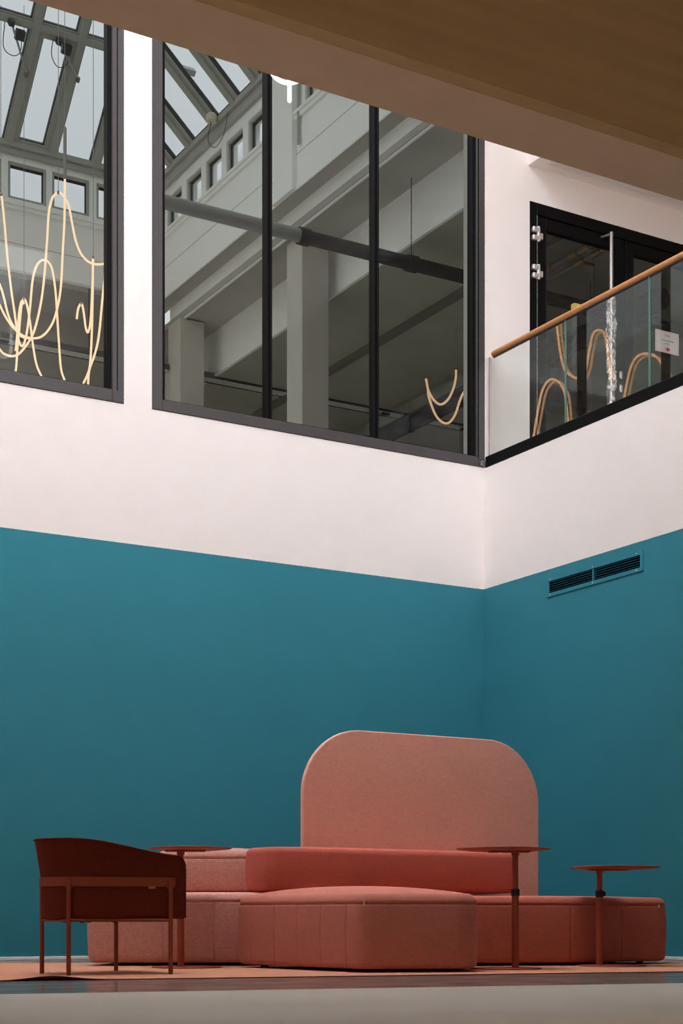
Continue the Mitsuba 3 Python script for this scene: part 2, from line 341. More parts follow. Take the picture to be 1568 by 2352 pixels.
# paper sign on the right door leaf
SX0, SX1, SZ0, SZ1 = 1.828, 2.099, 5.222, 5.412
s = thing('paper_sign', 'white paper fire alarm notice with a red bell, taped to the dark door glass', 'sign')
obj('sheet', bx(SX0, SX1, -.0035, -.002, SZ0, SZ1), PAPER, s)
def flat(m, x, z, y=-.0036):
    v = m.vertices.copy(); m = m.copy(); m.vertices = np.stack([x + v[:, 0], y - v[:, 2], z + v[:, 1]], 1); return m
def centred(text, h, z, bold=False):
    m = meshkit.text_mesh(text, h, .0006, bold); c = (m.bounds[0][0] + m.bounds[1][0]) / 2
    return flat(m, (SX0 + SX1) / 2 - c, z)
obj('lettering', cat([centred('Achtung!', .0105, SZ1 - .042), centred('Die Brandmeldeanlage', .0105, SZ1 - .086), centred('ist aktiv!', .0105, SZ1 - .112)]), INK, s, label='three lines of German lettering')
fr = rect(SX0 + .008, SZ0 + .008, SX1 - .008, SZ1 - .008)
obj('border_line', wall_y(fr.difference(fr.buffer(-.0016, join_style=2)), -.0043, -.0035), REDI, s)
bellc = ((SX0 + SX1) / 2 + .006, SZ0 + .016)
bell = shapely.union_all([rect(-.011, .010, .011, .022), shapely.Point(0, .022).buffer(.011), Polygon([(-.016, .006), (.016, .006), (.012, .012), (-.012, .012)]), shapely.Point(0, .003).buffer(.004)])
arcs = []
for rr in (.020, .028):
    ring = shapely.Point(0, .018).buffer(rr).difference(shapely.Point(0, .018).buffer(rr - .0032))
    arcs += [ring.intersection(Polygon([(0, .018), (sg * .05, .043), (sg * .05, -.007)])) for sg in (-1, 1)]
obj('bell_symbol', wall_y(shapely.affinity.translate(shapely.union_all([bell] + arcs), *bellc), -.0043, -.0035), REDI, s, label='red ringing bell')

# ------------------------------------------------------------------ balustrade
b = thing('glass_balustrade', 'frameless glass balustrade with a round wooden handrail above the white wall', 'balustrade')
obj('base_channel', bbx(-.004, .07, -5.6, -.028, 3.928, 4.018, .004), FRAMED, b, label='black base channel')
hr = tube([[.03, -.087, 4.835], [.03, -.092, 4.835], [.03, -.1, 4.835], [.03, -5.6, 4.835]], [.012, .020, .0245, .0245], 20)
obj('handrail', hr, RAILW, b, smooth=40, label='orange brown wooden handrail')
for y0, y1 in ((-.07, -1.020), (-1.036, -1.959), (-1.975, -2.90), (-2.915, -3.84), (-3.855, -4.78), (-4.795, -5.55)):
    g = trimesh.Trimesh([[.03, y0, 4.0], [.03, y1, 4.0], [.03, y1, 4.815], [.03, y0, 4.815]], [[0, 1, 2], [0, 2, 3]], process=False)
    p = obj('glass_panel', g, CLEAR, b)
    obj('glass_edge', cat([bx(.022, .038, y1 - .003, y1 + .003, 4.01, 4.812)] + ([] if y0 < -.1 else [])), GEDGE, p)
obj('end_post', bx(.02, .04, -.06, -.045, 4.0, 4.82), ALU, b, label='slim metal edge post')
obj('rail_gasket', bx(.022, .038, -5.55, -.1, 4.803, 4.815), BLACK, b)

# ------------------------------------------------------------------ ventilation grille on the right wall
v = thing('ventilation_grille', 'long blue painted ventilation grille high on the blue wall right of the corner', 'vent')
fr = rect(VY0, VZ0, VY1, VZ1).difference(rect(VY0 + .03, VZ0 + .029, VY1 - .03, VZ1 - .027))
obj('frame', wall_x(fr, -.008, .0), BLUE, v)
obj('dark_backing', cat([bx(.026, .034, VY0 + .03, VY1 - .03, VZ0 + .029, VZ1 - .027), bx(0, .03, VY0 + .0301, VY0 + .032, VZ0 + .029, VZ1 - .028), bx(0.002, .03, VY1 - .032, VY1 - .0301, VZ0 + .029, VZ1 - .028), bx(.002, .03, VY0 + .03, VY1 - .03, VZ1 - .0285, VZ1 - .0281)]), BLACK, v)  # black lining stands in for the shade inside the vent
for i in range(5):
    z = VZ0 + .029 + (i + .75) * (VZ1 - VZ0 - .056) / 5.2
    m = bx(-.002, .022, VY0 + .03, VY1 - .03, -.0012, .0012)
    m.apply_transform(trimesh.transformations.rotation_matrix(math.radians(-15), [0, 1, 0])); m.apply_translation([0, 0, z])
    obj('louvre', m, BLUE, v)
yc = (VY0 + VY1) / 2
obj('centre_bar', bx(-.006, .03, yc - .006, yc + .006, VZ0 + .028, VZ1 - .027), BLUE, v)
for y in (VY0 + .07, yc, VY1 - .05):
    for z in (VZ0 + .014, VZ1 - .013):
        m = trimesh.creation.icosphere(2, .006); m.vertices *= [.6, 1, 1]; m.apply_translation([-.008, y, z])
        obj('screw', m, ALU, v, smooth=True)

# ------------------------------------------------------------------ hall behind the interior windows; its skylit part stands in for reflections
XR, YB, EAVE, SL = 1.09, 8.9, 10.05, .93
BB = 8.48                                     # underside of the white band under the high windows
wins_b = [-.74 - .595 * i for i in range(5, 0, -1)] + [-.74, -.155, .45]
wins_r = [8.43, 7.84, 7.26, 6.68, 6.09, 4.70, 4.12, 3.54, 2.96, 2.38, 1.80, 1.22]
WZ0, WZ1, HWB, HWR = 9.41, 9.88, .255, .225
band = rect(-8, BB, XR + .15, EAVE)
for c in wins_b: band = band.difference(rect(c - HWB, WZ0, c + HWB, WZ1))
wk = thing('wall_hall_back', 'pale wall band with small high windows, reflection in the left window built solid', kind='structure')
obj('wall_band', wall_y(band, YB, YB + .16), HALLW, wk)
obj('sill_moulding', cat([bbx(-8, XR, YB - .03, YB, WZ0 - .14, WZ0 - .09), bbx(-8, XR, YB - .05, YB, WZ0 - .09, WZ0 - .05)]), HALLW, wk)
obj('eave_beam', cat([bbx(-8, XR, YB - .05, YB, EAVE - .10, EAVE - .02), bbx(-8, XR, YB - .09, YB + .1, EAVE - .02, EAVE + .05)]), ROOFM, wk)
obj('wall_groove', bx(-8, XR, YB - .003, YB, BB + .36, BB + .366), CONC, wk)
band = rect(.3, BB, YB, EAVE)
for c in wins_r: band = band.difference(rect(c - HWR, WZ0 - .03, c + HWR, WZ1 - .10))
wk = thing('wall_hall_right', 'pale wall band with a row of small high windows, wide window reflection built solid', kind='structure')
obj('wall_band', wall_x(band, XR, XR + .16), HALLW, wk)
obj('sill_moulding', cat([bbx(XR - .03, XR, .3, YB, WZ0 - .15, WZ0 - .10), bbx(XR - .05, XR, .3, YB, WZ0 - .10, WZ0 - .06)]), HALLW, wk)
obj('eave_beam', cat([bbx(XR - .05, XR, .3, YB, EAVE - .14, EAVE - .02), bbx(XR - .09, XR + .1, .3, YB, EAVE - .02, EAVE + .05)]), ROOFM, wk)
obj('wall_groove', bx(XR - .003, XR, .3, YB, BB + .40, BB + .406), CONC, wk)
obj('pilaster', bbx(XR - .06, XR, 5.12, 5.62, BB, EAVE - .02), HALLW, wk)
obj('downpipe', rod([XR - .03, 5.02, 8.95], [XR - .03, 5.02, EAVE], .018), ROOFM, wk)
n = 3
def small_window(label, along_x, c, hw, z0, z1, shift=0):
    """A small high window: grey sash frame with dark seals and one pane, set into the wall."""
    global n
    k = thing(f'window_{n}', label, kind='structure'); n += 1
    def put(a0, a1, q0, q1, za, zb): return bx(a0, a1, YB + q0, YB + q1, za, zb) if along_x else bx(XR + q0, XR + q1, a0, a1, za, zb)
    t = .035
    obj('sash', cat([put(c - hw, c - hw + t, .02, .09, z0, z1), put(c + hw - t, c + hw, .02, .09, z0, z1), put(c - hw + t, c + hw - t, .02, .09, z0, z0 + t), put(c - hw + t, c + hw - t, .02, .09, z1 - t, z1)]), ROOFM, k)
    i, o = hw - t, .012
    obj('seal', cat([put(c + i - o, c + i, .045, .07, z0 + t, z1 - t), put(c - i, c + i, .045, .07, z1 - t - 2.2 * o, z1 - t)]), BLACK, k)
    A = [(c - i, z0 + t), (c + i, z0 + t), (c + i, z1 - t), (c - i, z1 - t)]
    g = trimesh.Trimesh([[a, YB + .055, z] if along_x else [XR + .055, a, z] for a, z in A], [[0, 1, 2], [0, 2, 3]], process=False)
    obj('pane', g, SKYG, k)
ORD = ('first', 'second', 'third', 'fourth', 'fifth', 'sixth', 'seventh', 'eighth', 'ninth', 'tenth', 'eleventh', 'twelfth')
for i, c in enumerate(wins_b[::-1]): small_window(f'{ORD[i]} small high window of the reflected back wall, counted from the corner', True, c, HWB, WZ0, WZ1)
for i, c in enumerate(wins_r): small_window(f'{ORD[i]} small high window of the reflected right wall band, counted from the corner', False, c, HWR, WZ0 - .03, WZ1 - .10)

# sloping glazed roof: slope 0 rises from the back wall, slope 1 from the right wall
cs = 1 / math.hypot(1, SL); E2 = [np.array([0, -cs, SL * cs]), np.array([-cs, 0, SL * cs])]
ORI = [np.array([0, YB, EAVE]), np.array([XR, 0, EAVE])]; E1 = [np.array([1.0, 0, 0]), np.array([0, 1.0, 0])]
E3 = [np.array([0, -SL * cs, -cs]), np.array([-SL * cs, 0, -cs])]   # towards the room
def sbox(k, a0, a1, t0, t1, n0, n1):
    m = bx(a0, a1, t0, t1, n0, n1); v = m.vertices.copy()
    m.vertices = ORI[k] + v[:, :1] * E1[k] + v[:, 1:2] * E2[k] + v[:, 2:] * E3[k]
    if np.linalg.det(np.stack([E1[k], E2[k], E3[k]])) < 0: m.invert()
    return m
def spt(k, a, t, nn): return ORI[k] + a * E1[k] + t * E2[k] + nn * E3[k]
roof = thing('ceiling_glazed_roof', 'sloping glazed roof of grey rafters, a window reflection built solid', kind='structure')  # mirrored roof of the well, built as geometry behind the glass
TMAX, TROW = 2.6, 1.475
RAF = [[-2.78, -2.19, -1.60, -1.01, -.435, .157, .75], [8.38, 7.80, 7.12, 6.54, 5.97, 5.39, 4.80, 4.20, 3.6, 3.0]]
def hip_t(a):                                               # how far up the right slope reaches before it meets the back slope
    return min(TMAX, max(0, (8.9 - .10 - a)) / cs)
def skylight(k, a0, a1, t0, t1, label, opening):
    s = thing('skylight', label, 'skylight', 'reflected skylights built in the hall roof')
    e = (.075 if k == 0 else .055) if opening else .022
    fr = [sbox(k, a0, a0 + e, t0, t1, -.06, .02), sbox(k, a1 - e, a1, t0, t1, -.06, .02), sbox(k, a0 + e, a1 - e, t0, t0 + e * 1.3, -.06, .02), sbox(k, a0 + e, a1 - e, t1 - e, t1, -.06, .02)]
    obj('sash', cat(fr), ROOFM, s)
    o = .010
    obj('seal', cat([sbox(k, a0 + e, a0 + e + o, t0 + e, t1 - e, -.05, .0), sbox(k, a1 - e - o, a1 - e, t0 + e, t1 - e, -.05, .0), sbox(k, a0 + e, a1 - e, t0 + 1.3 * e, t0 + 1.3 * e + o, -.05, .0)]), BLACK, s)
    g = trimesh.Trimesh([spt(k, a, t, -.03) for a, t in ((a0 + e, t0 + e), (a1 - e, t0 + e), (a1 - e, t1 - e), (a0 + e, t1 - e))], [[0, 1, 2], [0, 2, 3]], process=False)
    obj('pane', g, SKYG, s)
    return s
for k in (0, 1):
    R = RAF[k]
    for a in R:
        tm = (TMAX if a < .5 else .55) if k == 0 else hip_t(a)
        if tm > .3: obj('rafter', sbox(k, a - .045, a + .045, 0, tm, -.05, .055), ROOFM, roof)
    lo, hi = (min(R), XR) if k == 0 else (min(R), 7.0)
    obj('transom', sbox(k, lo, hi, TROW - .035, TROW + .035, -.05, .05), ROOFM, roof)
    Rs = sorted(R)
    for i in range(len(Rs) - 1):
        a0, a1 = Rs[i] + .045, Rs[i + 1] - .045
        tm = (TMAX if a1 < .5 else 1.05) if k == 0 else hip_t(a1)
        op = k == 1 or i in (1, 3)
        place = ('reflected skylight over the back wall' if k == 0 else 'reflected skylight over the right wall band')
        order = ('first', 'second', 'third', 'fourth', 'fifth', 'sixth', 'seventh', 'eighth', 'ninth')
        nth = order[len(Rs) - 2 - i] if k == 1 else order[len(Rs) - 2 - i]
        if tm > .5: skylight(k, a0, a1, .03, min(tm, TROW - .035), f"{nth} {'opening ' if op else 'fixed '}{place}, counted from the corner", op)
        if tm > 2.3: skylight(k, a0, a1, TROW + .035, tm, f"{nth} upper {place}, counted from the corner", False)
# the remaining sides of the hall
tag(obj('ceiling_hall_front', bx(-10, 1.2, .3, 3.4, 12.3, 12.5), HALLW), 'added roof slab that shades the back wall band', kind='structure')  # added to dim the back wall band
tag(obj('wall_hall_left', bx(-10.2, -10, .3, 13.6, 3.9, 10.0), HALLW), 'unseen pale side wall of the hall, kept low to let light in', kind='structure')  # out of view; low so that more sky lights the bands
tag(obj('wall_hall_far', bx(-10, 8, 13.5, 13.7, 3.9, 8.7), CONCD), 'dark far wall of the hall', kind='structure')
tag(obj('wall_hall_end', bx(7.8, 8, .3, 13.5, 3.9, 8.7), CONCD), 'dark end wall of the hall', kind='structure')
tag(obj('floor_hall', bx(-10, 8, .3, 13.5, 3.7, 3.9), HALLW), 'unseen hall floor, white to bounce light onto the ceiling', kind='structure')  # whitened to bounce light up onto the soffits
tag(obj('ceiling_hall_beam', cat([bx(XR, 1.30, .3, YB + .16, BB - .001, BB + .02), bx(1.272, 1.90, .3, 10.0, 8.22, 8.30), bx(-10, 1.30, YB, 10.0, BB - .0, BB + .03)]), CONC), 'stepped soffit beams running back into the hall, coloured grey as the shaded side', kind='structure')  # soffits grey, faces pale: shaded and lit sides put into the colour
c = thing('ceiling_hall', 'dark concrete ceiling of the hall seen through the wide window', kind='structure')
obj('slab', bx(1.90, 7.8, .3, 13.5, 7.62, 7.8), CONCD, c)
obj('rear_slab', bx(-10, 1.90, 9.98, 13.5, 8.12, 8.6), CONCD, c)
obj('beam_face', cat([bx(1.86, 1.90, .3, 13.5, 7.62, 8.3)]), HALLW, c, label='beam face coloured pale as the lit side')
tag(obj('wall_beam_face', bx(1.285, 1.31, .3, 9.0, 8.20, BB), HALLW), 'face of the upper hall beam, coloured pale as the lit side', kind='structure')  # pale colour carries the lit side of the beam
for x, y, lab in ((1.37, 5.5, 'pale square column behind the middle pane of the wide window'), (1.22, 8.55, 'pale square column at the left edge of the wide window'), (1.37, 2.2, 'pale square column close behind the wide window')):
    if y == 2.2: continue
    ck = thing('column', lab, 'column')
    obj('shaft', bbx(x, x + .36, y, y + .37, 3.9, 8.22 if y < 8 else 8.2, .008), COLM, ck)

# ------------------------------------------------------------------ hall fittings
MESH = mat('perforated_sheet', mikit.proc(lambda p, n, uv: mix((.20, .20, .19), (.95, .93, .86), smoothstep(.35, .6, .5 + .25 * (dr.sin((p.x + p.y) * 150) + dr.sin((p.x - p.y) * 150))))), .5)
t = thing('perforated_tray', 'long pale perforated metal tray hung below the hall ceiling', 'cable tray')
def tray(x0, x1):
    obj('tray_sheet', bx(x0, x1, 8.84, 9.03, 7.598, 7.603), MESH, t)
    obj('tray_edge', cat([bx(x0, x1, 8.825, 8.84, 7.59, 7.66), bx(x0, x1, 9.03, 9.045, 7.59, 7.66)]), PIPE, t)
tray(-3.5, 1.20); tray(1.60, 7.2)
for x in (-2.6, -1.4, .1, 2.9, 4.3, 5.7):
    obj('hanger', rod([x, 8.93, 7.6], [x, 8.93, 8.5 if x < 1 else 7.62], .006, 8), PIPE, t)
    obj('spot', bx(x + .3, x + .42, 8.9, 8.96, 7.575, 7.6), BLACK, t)
p = thing('ceiling_pipe', 'dark pipe with thicker collars running under the hall ceiling', 'pipe')
obj('pipe_run', rod([.36, 3.75, 7.3], [7.5, 3.75, 7.3], .072, 20), PIPE, p, smooth=40)
obj('pale_run', rod([-1.45, 3.75, 7.3], [.36, 3.75, 7.3], .07, 20), PIPEL, p, smooth=40, label='stretch of pipe coloured paler for the reflection over it')  # pale colour stands in for the reflection veiling this stretch
for x in (.42, 1.74, 4.2): obj('collar', rod([x - .06, 3.75, 7.3], [x + .06, 3.75, 7.3], .088, 20), PIPE, p, smooth=40)
for x in (-1.3, 1.74, 4.2): obj('hanger', rod([x, 3.75, 7.3], [x, 3.75, 7.65 if x > 1.8 else 8.3], .005, 8), PIPE, p)
t = thing('ceiling_duct', 'narrow dark strip under the hall ceiling running back from the right-hand pane', 'duct')
obj('duct_body', bbx(3.02, 3.13, 1.0, 11.0, 7.56, 7.625, .004), PIPED, t)  # narrow dark strip just below the ceiling slab
t = thing('air_duct', 'thick black air duct at the bottom right of the wide window', 'duct')
obj('duct_body', tube(spline([[4.6, 12.2, 7.25], [4.6, 10, 7.25], [4.6, 8.6, 7.25], [4.6, 7.0, 7.25], [4.6, 3, 7.25]], 6), .125, 18), BLACK, t, smooth=40)
for y in (8.2, 9.9): obj('duct_strap', rod([4.6, y - .02, 7.25], [4.6, y + .02, 7.25], .134, 18), BLACK, t)
t = thing('door_pipe', 'brass fitted water pipes with a red valve lever behind the door glass', 'pipe')
for x, z, r in ((3.355, 7.47, .032), (3.46, 7.42, .022)):
    obj('pipe_run', tube([[x, .6, z], [x, 3.9, z], [x, 3.96, z + .03], [x, 3.98, 7.62]], r, 12), PIPEL, t, smooth=40)
for y in (3.45, 3.0, 2.8, 2.62): obj('fitting', rod([3.355, y - .07, 7.47], [3.355, y + .07, 7.47], .047, 12), BRASS, t, smooth=40)
for y in (3.02, 2.75): obj('fitting', rod([3.46, y - .07, 7.42], [3.46, y + .07, 7.42], .034, 12), BRASS, t, smooth=40)
obj('valve_lever', bbx(3.46, 3.58, 2.93, 2.965, 7.375, 7.392, .003), REDP, t, label='red valve lever')
t = thing('wall_duct', 'black rectangular duct behind the door glass', 'duct')
obj('duct_body', cat([bbx(5.3, 7.7, 6.2, 6.6, 7.15, 7.38), bbx(5.35, 5.7, 6.2, 6.6, 7.38, 7.6)]), BLACK, t)
t = thing('smoke_detector', 'small beige cylindrical detector under the skylights in the wide window', 'detector')
c0 = np.array([XR - .17, 6.97, 10.06])
obj('detector_body', tube([c0 + [0, 0, -.05], c0 + [0, 0, -.045], c0 + [0, 0, .03], c0 + [0, 0, .05]], [.04, .066, .066, .05], 20), BEIGE, t, smooth=50)
obj('cable', tube(spline([c0 + [0, 0, -.04], c0 + [-.02, .05, -.25], c0 + [0, -.1, -.4], c0 + [.06, -.22, -.28], c0 + [.1, -.26, .0]], 8), .004, 6), BLACK, t)
tag(obj('yellow_sticker', bx(.935, 1.005, -.001, .0445, 5.42, 5.46), YELL), 'small yellow sticker on the dark door glass behind the balustrade', 'sticker')
# window openers under the back slope
for i, (A0, B0, M0, cb) in enumerate((((-1.333, 1.452), (-1.007, .936), (-1.20, 1.352), [(-1.413, 1.44), (-1.36, 1.166), (-1.23, 1.099), (-1.152, 1.161)]),
                                      ((-.724, 1.40), (-.371, 1.042), (-.61, 1.345), [(-.801, 1.42), (-.773, 1.233), (-.664, 1.117), (-.564, 1.165)]))):
    t = thing('window_opener', ('first' if i == 0 else 'second') + ' grey skylight opener arm with motor and looping cables, counted from the left edge', 'window opener')
    obj('arm', rod(spt(0, *A0, .12), spt(0, *B0, .08), .013, 8), ROOFM, t, smooth=40)
    obj('joint', sbox(0, A0[0] - .03, A0[0] + .03, A0[1] - .03, A0[1] + .03, .05, .14), PIPE, t)
    obj('joint', sbox(0, B0[0] - .018, B0[0] + .018, B0[1] - .04, B0[1] + .015, .04, .10), PIPED, t)
    obj('motor', sbox(0, M0[0] - .055, M0[0] + .055, M0[1] - .06, M0[1] + .05, .06, .13), PIPE, t)
    obj('cable', tube(spline([spt(0, a, q, .10) for a, q in cb] + [spt(0, M0[0] + .03, M0[1] - .05, .1)], 8), .0045, 6), BLACK, t)

# rope lights: luminous tubes hung in loops, window reflections built behind the glass
def rope_mat(key, le): return {'type': 'area', 'radiance': {'type': 'rgb', 'value': list(le)}}
LE = (.22, .138, .090)
scene['rope_skin'] = {'type': 'diffuse', 'reflectance': {'type': 'rgb', 'value': [.12, .10, .08]}}
def pix(points, dd, dz=None):
    """Points of the hanging loops (traced in the plane they hang in, dd metres from the tripod) to metres."""
    return np.array([CAM + (dd + (0 if dz is None else dz[i])) * (FW + (x - 784) / FOCAL * RT + np.array([0, 0, (HORIZON - y) / FOCAL])) for i, (x, y) in enumerate(points)])
def rope(label, paths, clamps=(), wires=(), dd=19.0, r=.0135, le=LE, sleeve=None, group=None):
    t = thing('rope_light', label, 'rope light', group)
    for i, pts in enumerate(paths):
        obj('luminous_tube', tube(spline(pix(pts, dd + .07 * i), 7), r, 10), 'rope_skin', t, smooth=True, emitter=rope_mat('', le))
    for x, y in clamps:
        c = pix([(x, y)], dd)[0]
        obj('clamp', tube([c + RT * -.012, c + RT * .012], r * 1.55, 12), PIPEL, t)
    for (x, y0, y1) in wires:
        a, b = pix([(x, y0), (x, y1)], dd)
        obj('suspension_wire', rod(a, b, .0035, 6), PIPEL, t)
    if sleeve:
        x, y0, y1 = sleeve
        a, b = pix([(x, y0), (x, y1)], dd); e = (b - a)
        obj('power_sleeve', tube([a, a + e * .04, b - e * .02, b], [.006, .020, .020, .017], 12), PIPEL, t, smooth=40, label='grey power sleeve')
    return t
A = [(149, 411), (148, 502), (144, 578), (140, 655), (133, 701), (121, 741), (102, 768), (80, 777), (51, 770), (22, 742), (0, 702), (-25, 640), (-40, 560)]
B = [(0 - 30, 760), (0, 803), (10, 813), (31, 818), (51, 805), (76, 766), (92, 706), (101, 642), (108, 553), (112, 489), (119, 458), (126, 447), (134, 442), (142, 446), (149, 456), (158, 474), (166, 515), (174, 553), (186, 583), (203, 601), (222, 607), (245, 604), (262, 592), (275, 560)]
Cc = [(213, 592), (213, 655), (211, 757), (207, 834), (201, 860), (190, 884), (183, 910)]
D = [(255, 560), (245, 612), (237, 668), (227, 770), (217, 815), (205, 850), (202, 885), (200, 915)]
Dh = [(176, 733), (179, 711), (183, 701), (187, 697), (190, 706), (193, 724), (196, 748), (199, 760), (202, 763), (206, 750), (209, 720), (211, 680), (213, 630), (214, 592)]
Ee = [(-5, 455), (2, 446), (6, 470), (11, 520), (17, 590), (25, 660), (33, 715), (40, 765), (45, 788), (51, 795), (57, 784), (63, 755), (69, 706), (74, 650), (81, 618), (90, 602), (101, 597), (111, 602), (120, 620), (127, 665), (131, 719), (135, 783), (140, 846), (149, 876), (156, 905)]
Ff = [(30, 880), (37, 845), (40, 800), (44, 757), (48, 712), (52, 690), (55, 686), (59, 692), (63, 706), (69, 741), (76, 795), (84, 838), (97, 868), (110, 895)]
Gg = [(-20, 610), (0, 655), (9, 684), (20, 727), (33, 752), (48, 772), (70, 778)]
GR = 'rope lights mirrored in the windows, built behind the glass'
rope('glowing rope light hanging from a grey sleeve and swinging left in a deep curve', [A], wires=[(148.5, 12, 292)], sleeve=(149, 290, 412), dd=18.9, group=GR)
rope('glowing rope light with a tall arch held by a ring clamp beside the grey sleeve', [B], clamps=[(134, 442)], wires=[(134, 12, 438)], dd=18.6, group=GR)
rope('glowing rope light ending in a small open hook with a grey tip', [Dh, Cc], clamps=[(214, 592), (187, 697)], wires=[(214, 12, 590)], dd=18.8, group=GR)
rope('glowing rope light dropping close to the right frame of the left window', [D], wires=[(256, 12, 562)], dd=18.5, group=GR)
rope('glowing rope light with a broad low arch in the middle of the left window', [Ee], clamps=[(3, 448)], wires=[(2, 12, 446)], dd=19.1, group=GR)
rope('glowing rope light bent into a narrow hairpin at the lower left', [Ff, [(p[0] - 4, p[1] + 6) for p in Ff[2:8]]], clamps=[(55, 686)], wires=[(55, 12, 684)], dd=19.3, group=GR)
rope('glowing rope light sweeping in from the left edge to the lowest tangle', [Gg], wires=[(-20, 12, 612)], dd=19.0, group=GR)
RW = [(1086, 700), (1052, 760), (1047, 850), (1046, 870), (1040, 895), (1028, 918), (1012, 929), (998, 921), (987, 905), (982, 892), (978, 870)]
RX = [(982, 893), (984, 910), (992, 935), (1003, 958), (1018, 971), (1032, 970), (1045, 952), (1054, 925), (1064, 902), (1078, 890), (1100, 884)]
rope('tan rope light in two drooping loops, a double reflection built behind the right pane', [RW[2:], RX], dd=19.5, r=.015, le=(.105, .062, .036), wires=[(1047, 640, 850)], group=GR)
# more ropes, unseen, placed and brightened so that the balustrade mirrors them
def far_rope(pts, dd, le=(.72, .36, .18)):
    q = pix(pts, dd); q[:, 0] *= -1
    q2 = pix([(x + 9, y + 5) for x, y in pts], dd + .35); q2[:, 0] *= -1
    t = thing('rope_light', 'unseen rope light placed to be mirrored in the balustrade glass', 'rope light', 'rope lights mirrored in the balustrade')
    obj('luminous_tube', tube(spline(q, 6), .014, 10), 'rope_skin', t, smooth=True, emitter=rope_mat('', le))
    obj('luminous_tube', tube(spline(q2, 6), .014, 10), 'rope_skin', t, smooth=True, emitter=rope_mat('', [c * .55 for c in le]))  # dimmer second strand imitates the doubled reflection
far_rope([(1268, 735), (1274, 790), (1284, 840), (1300, 860), (1320, 866), (1334, 850), (1344, 800), (1352, 765), (1365, 756), (1378, 765), (1386, 810), (1392, 870)], 18.0)
far_rope([(1214, 1010), (1224, 950), (1234, 900), (1246, 876), (1260, 869), (1276, 878), (1288, 905), (1294, 960), (1296, 1000)], 18.4)
far_rope([(1322, 720), (1322, 800), (1322, 880), (1324, 930), (1332, 960)], 18.2)
far_rope([(1420, 930), (1434, 860), (1444, 830), (1458, 814), (1476, 810), (1496, 816), (1512, 836), (1530, 868)], 18.6)

# luminous loop in the well itself, half hidden by the timber beam
t = thing('ring_light', 'white glowing loop with a short straight end, half hidden behind the timber beam', 'pendant light')
DR = 9.0
cx, cy, R = 663.7, 145.5, 45.0
ang = np.radians(np.linspace(-10, 190, 40))
pts = [(cx + R, 60)] + [(cx + R * math.cos(a), cy + R * math.sin(a)) for a in ang] + [(cx - R, 60)]
obj('luminous_loop', tube(pix(pts, DR), .0125, 12), 'rope_skin', t, smooth=True, emitter=rope_mat('', (.25, .23, .21)))
q = pix([(667, 60), (666, 120), (664.5, 231), (664.4, 234), (664.4, 235.5)], DR - .05)
obj('luminous_end', tube(q, [.0125, .0125, .0125, .010, .004], 12), 'rope_skin', t, smooth=True, emitter=rope_mat('', (.25, .23, .21)))
top = pix([(667, 60)], DR - .05)[0]
obj('suspension_wire', rod(top, [top[0], top[1], 10.5], .003, 6), PIPEL, t)

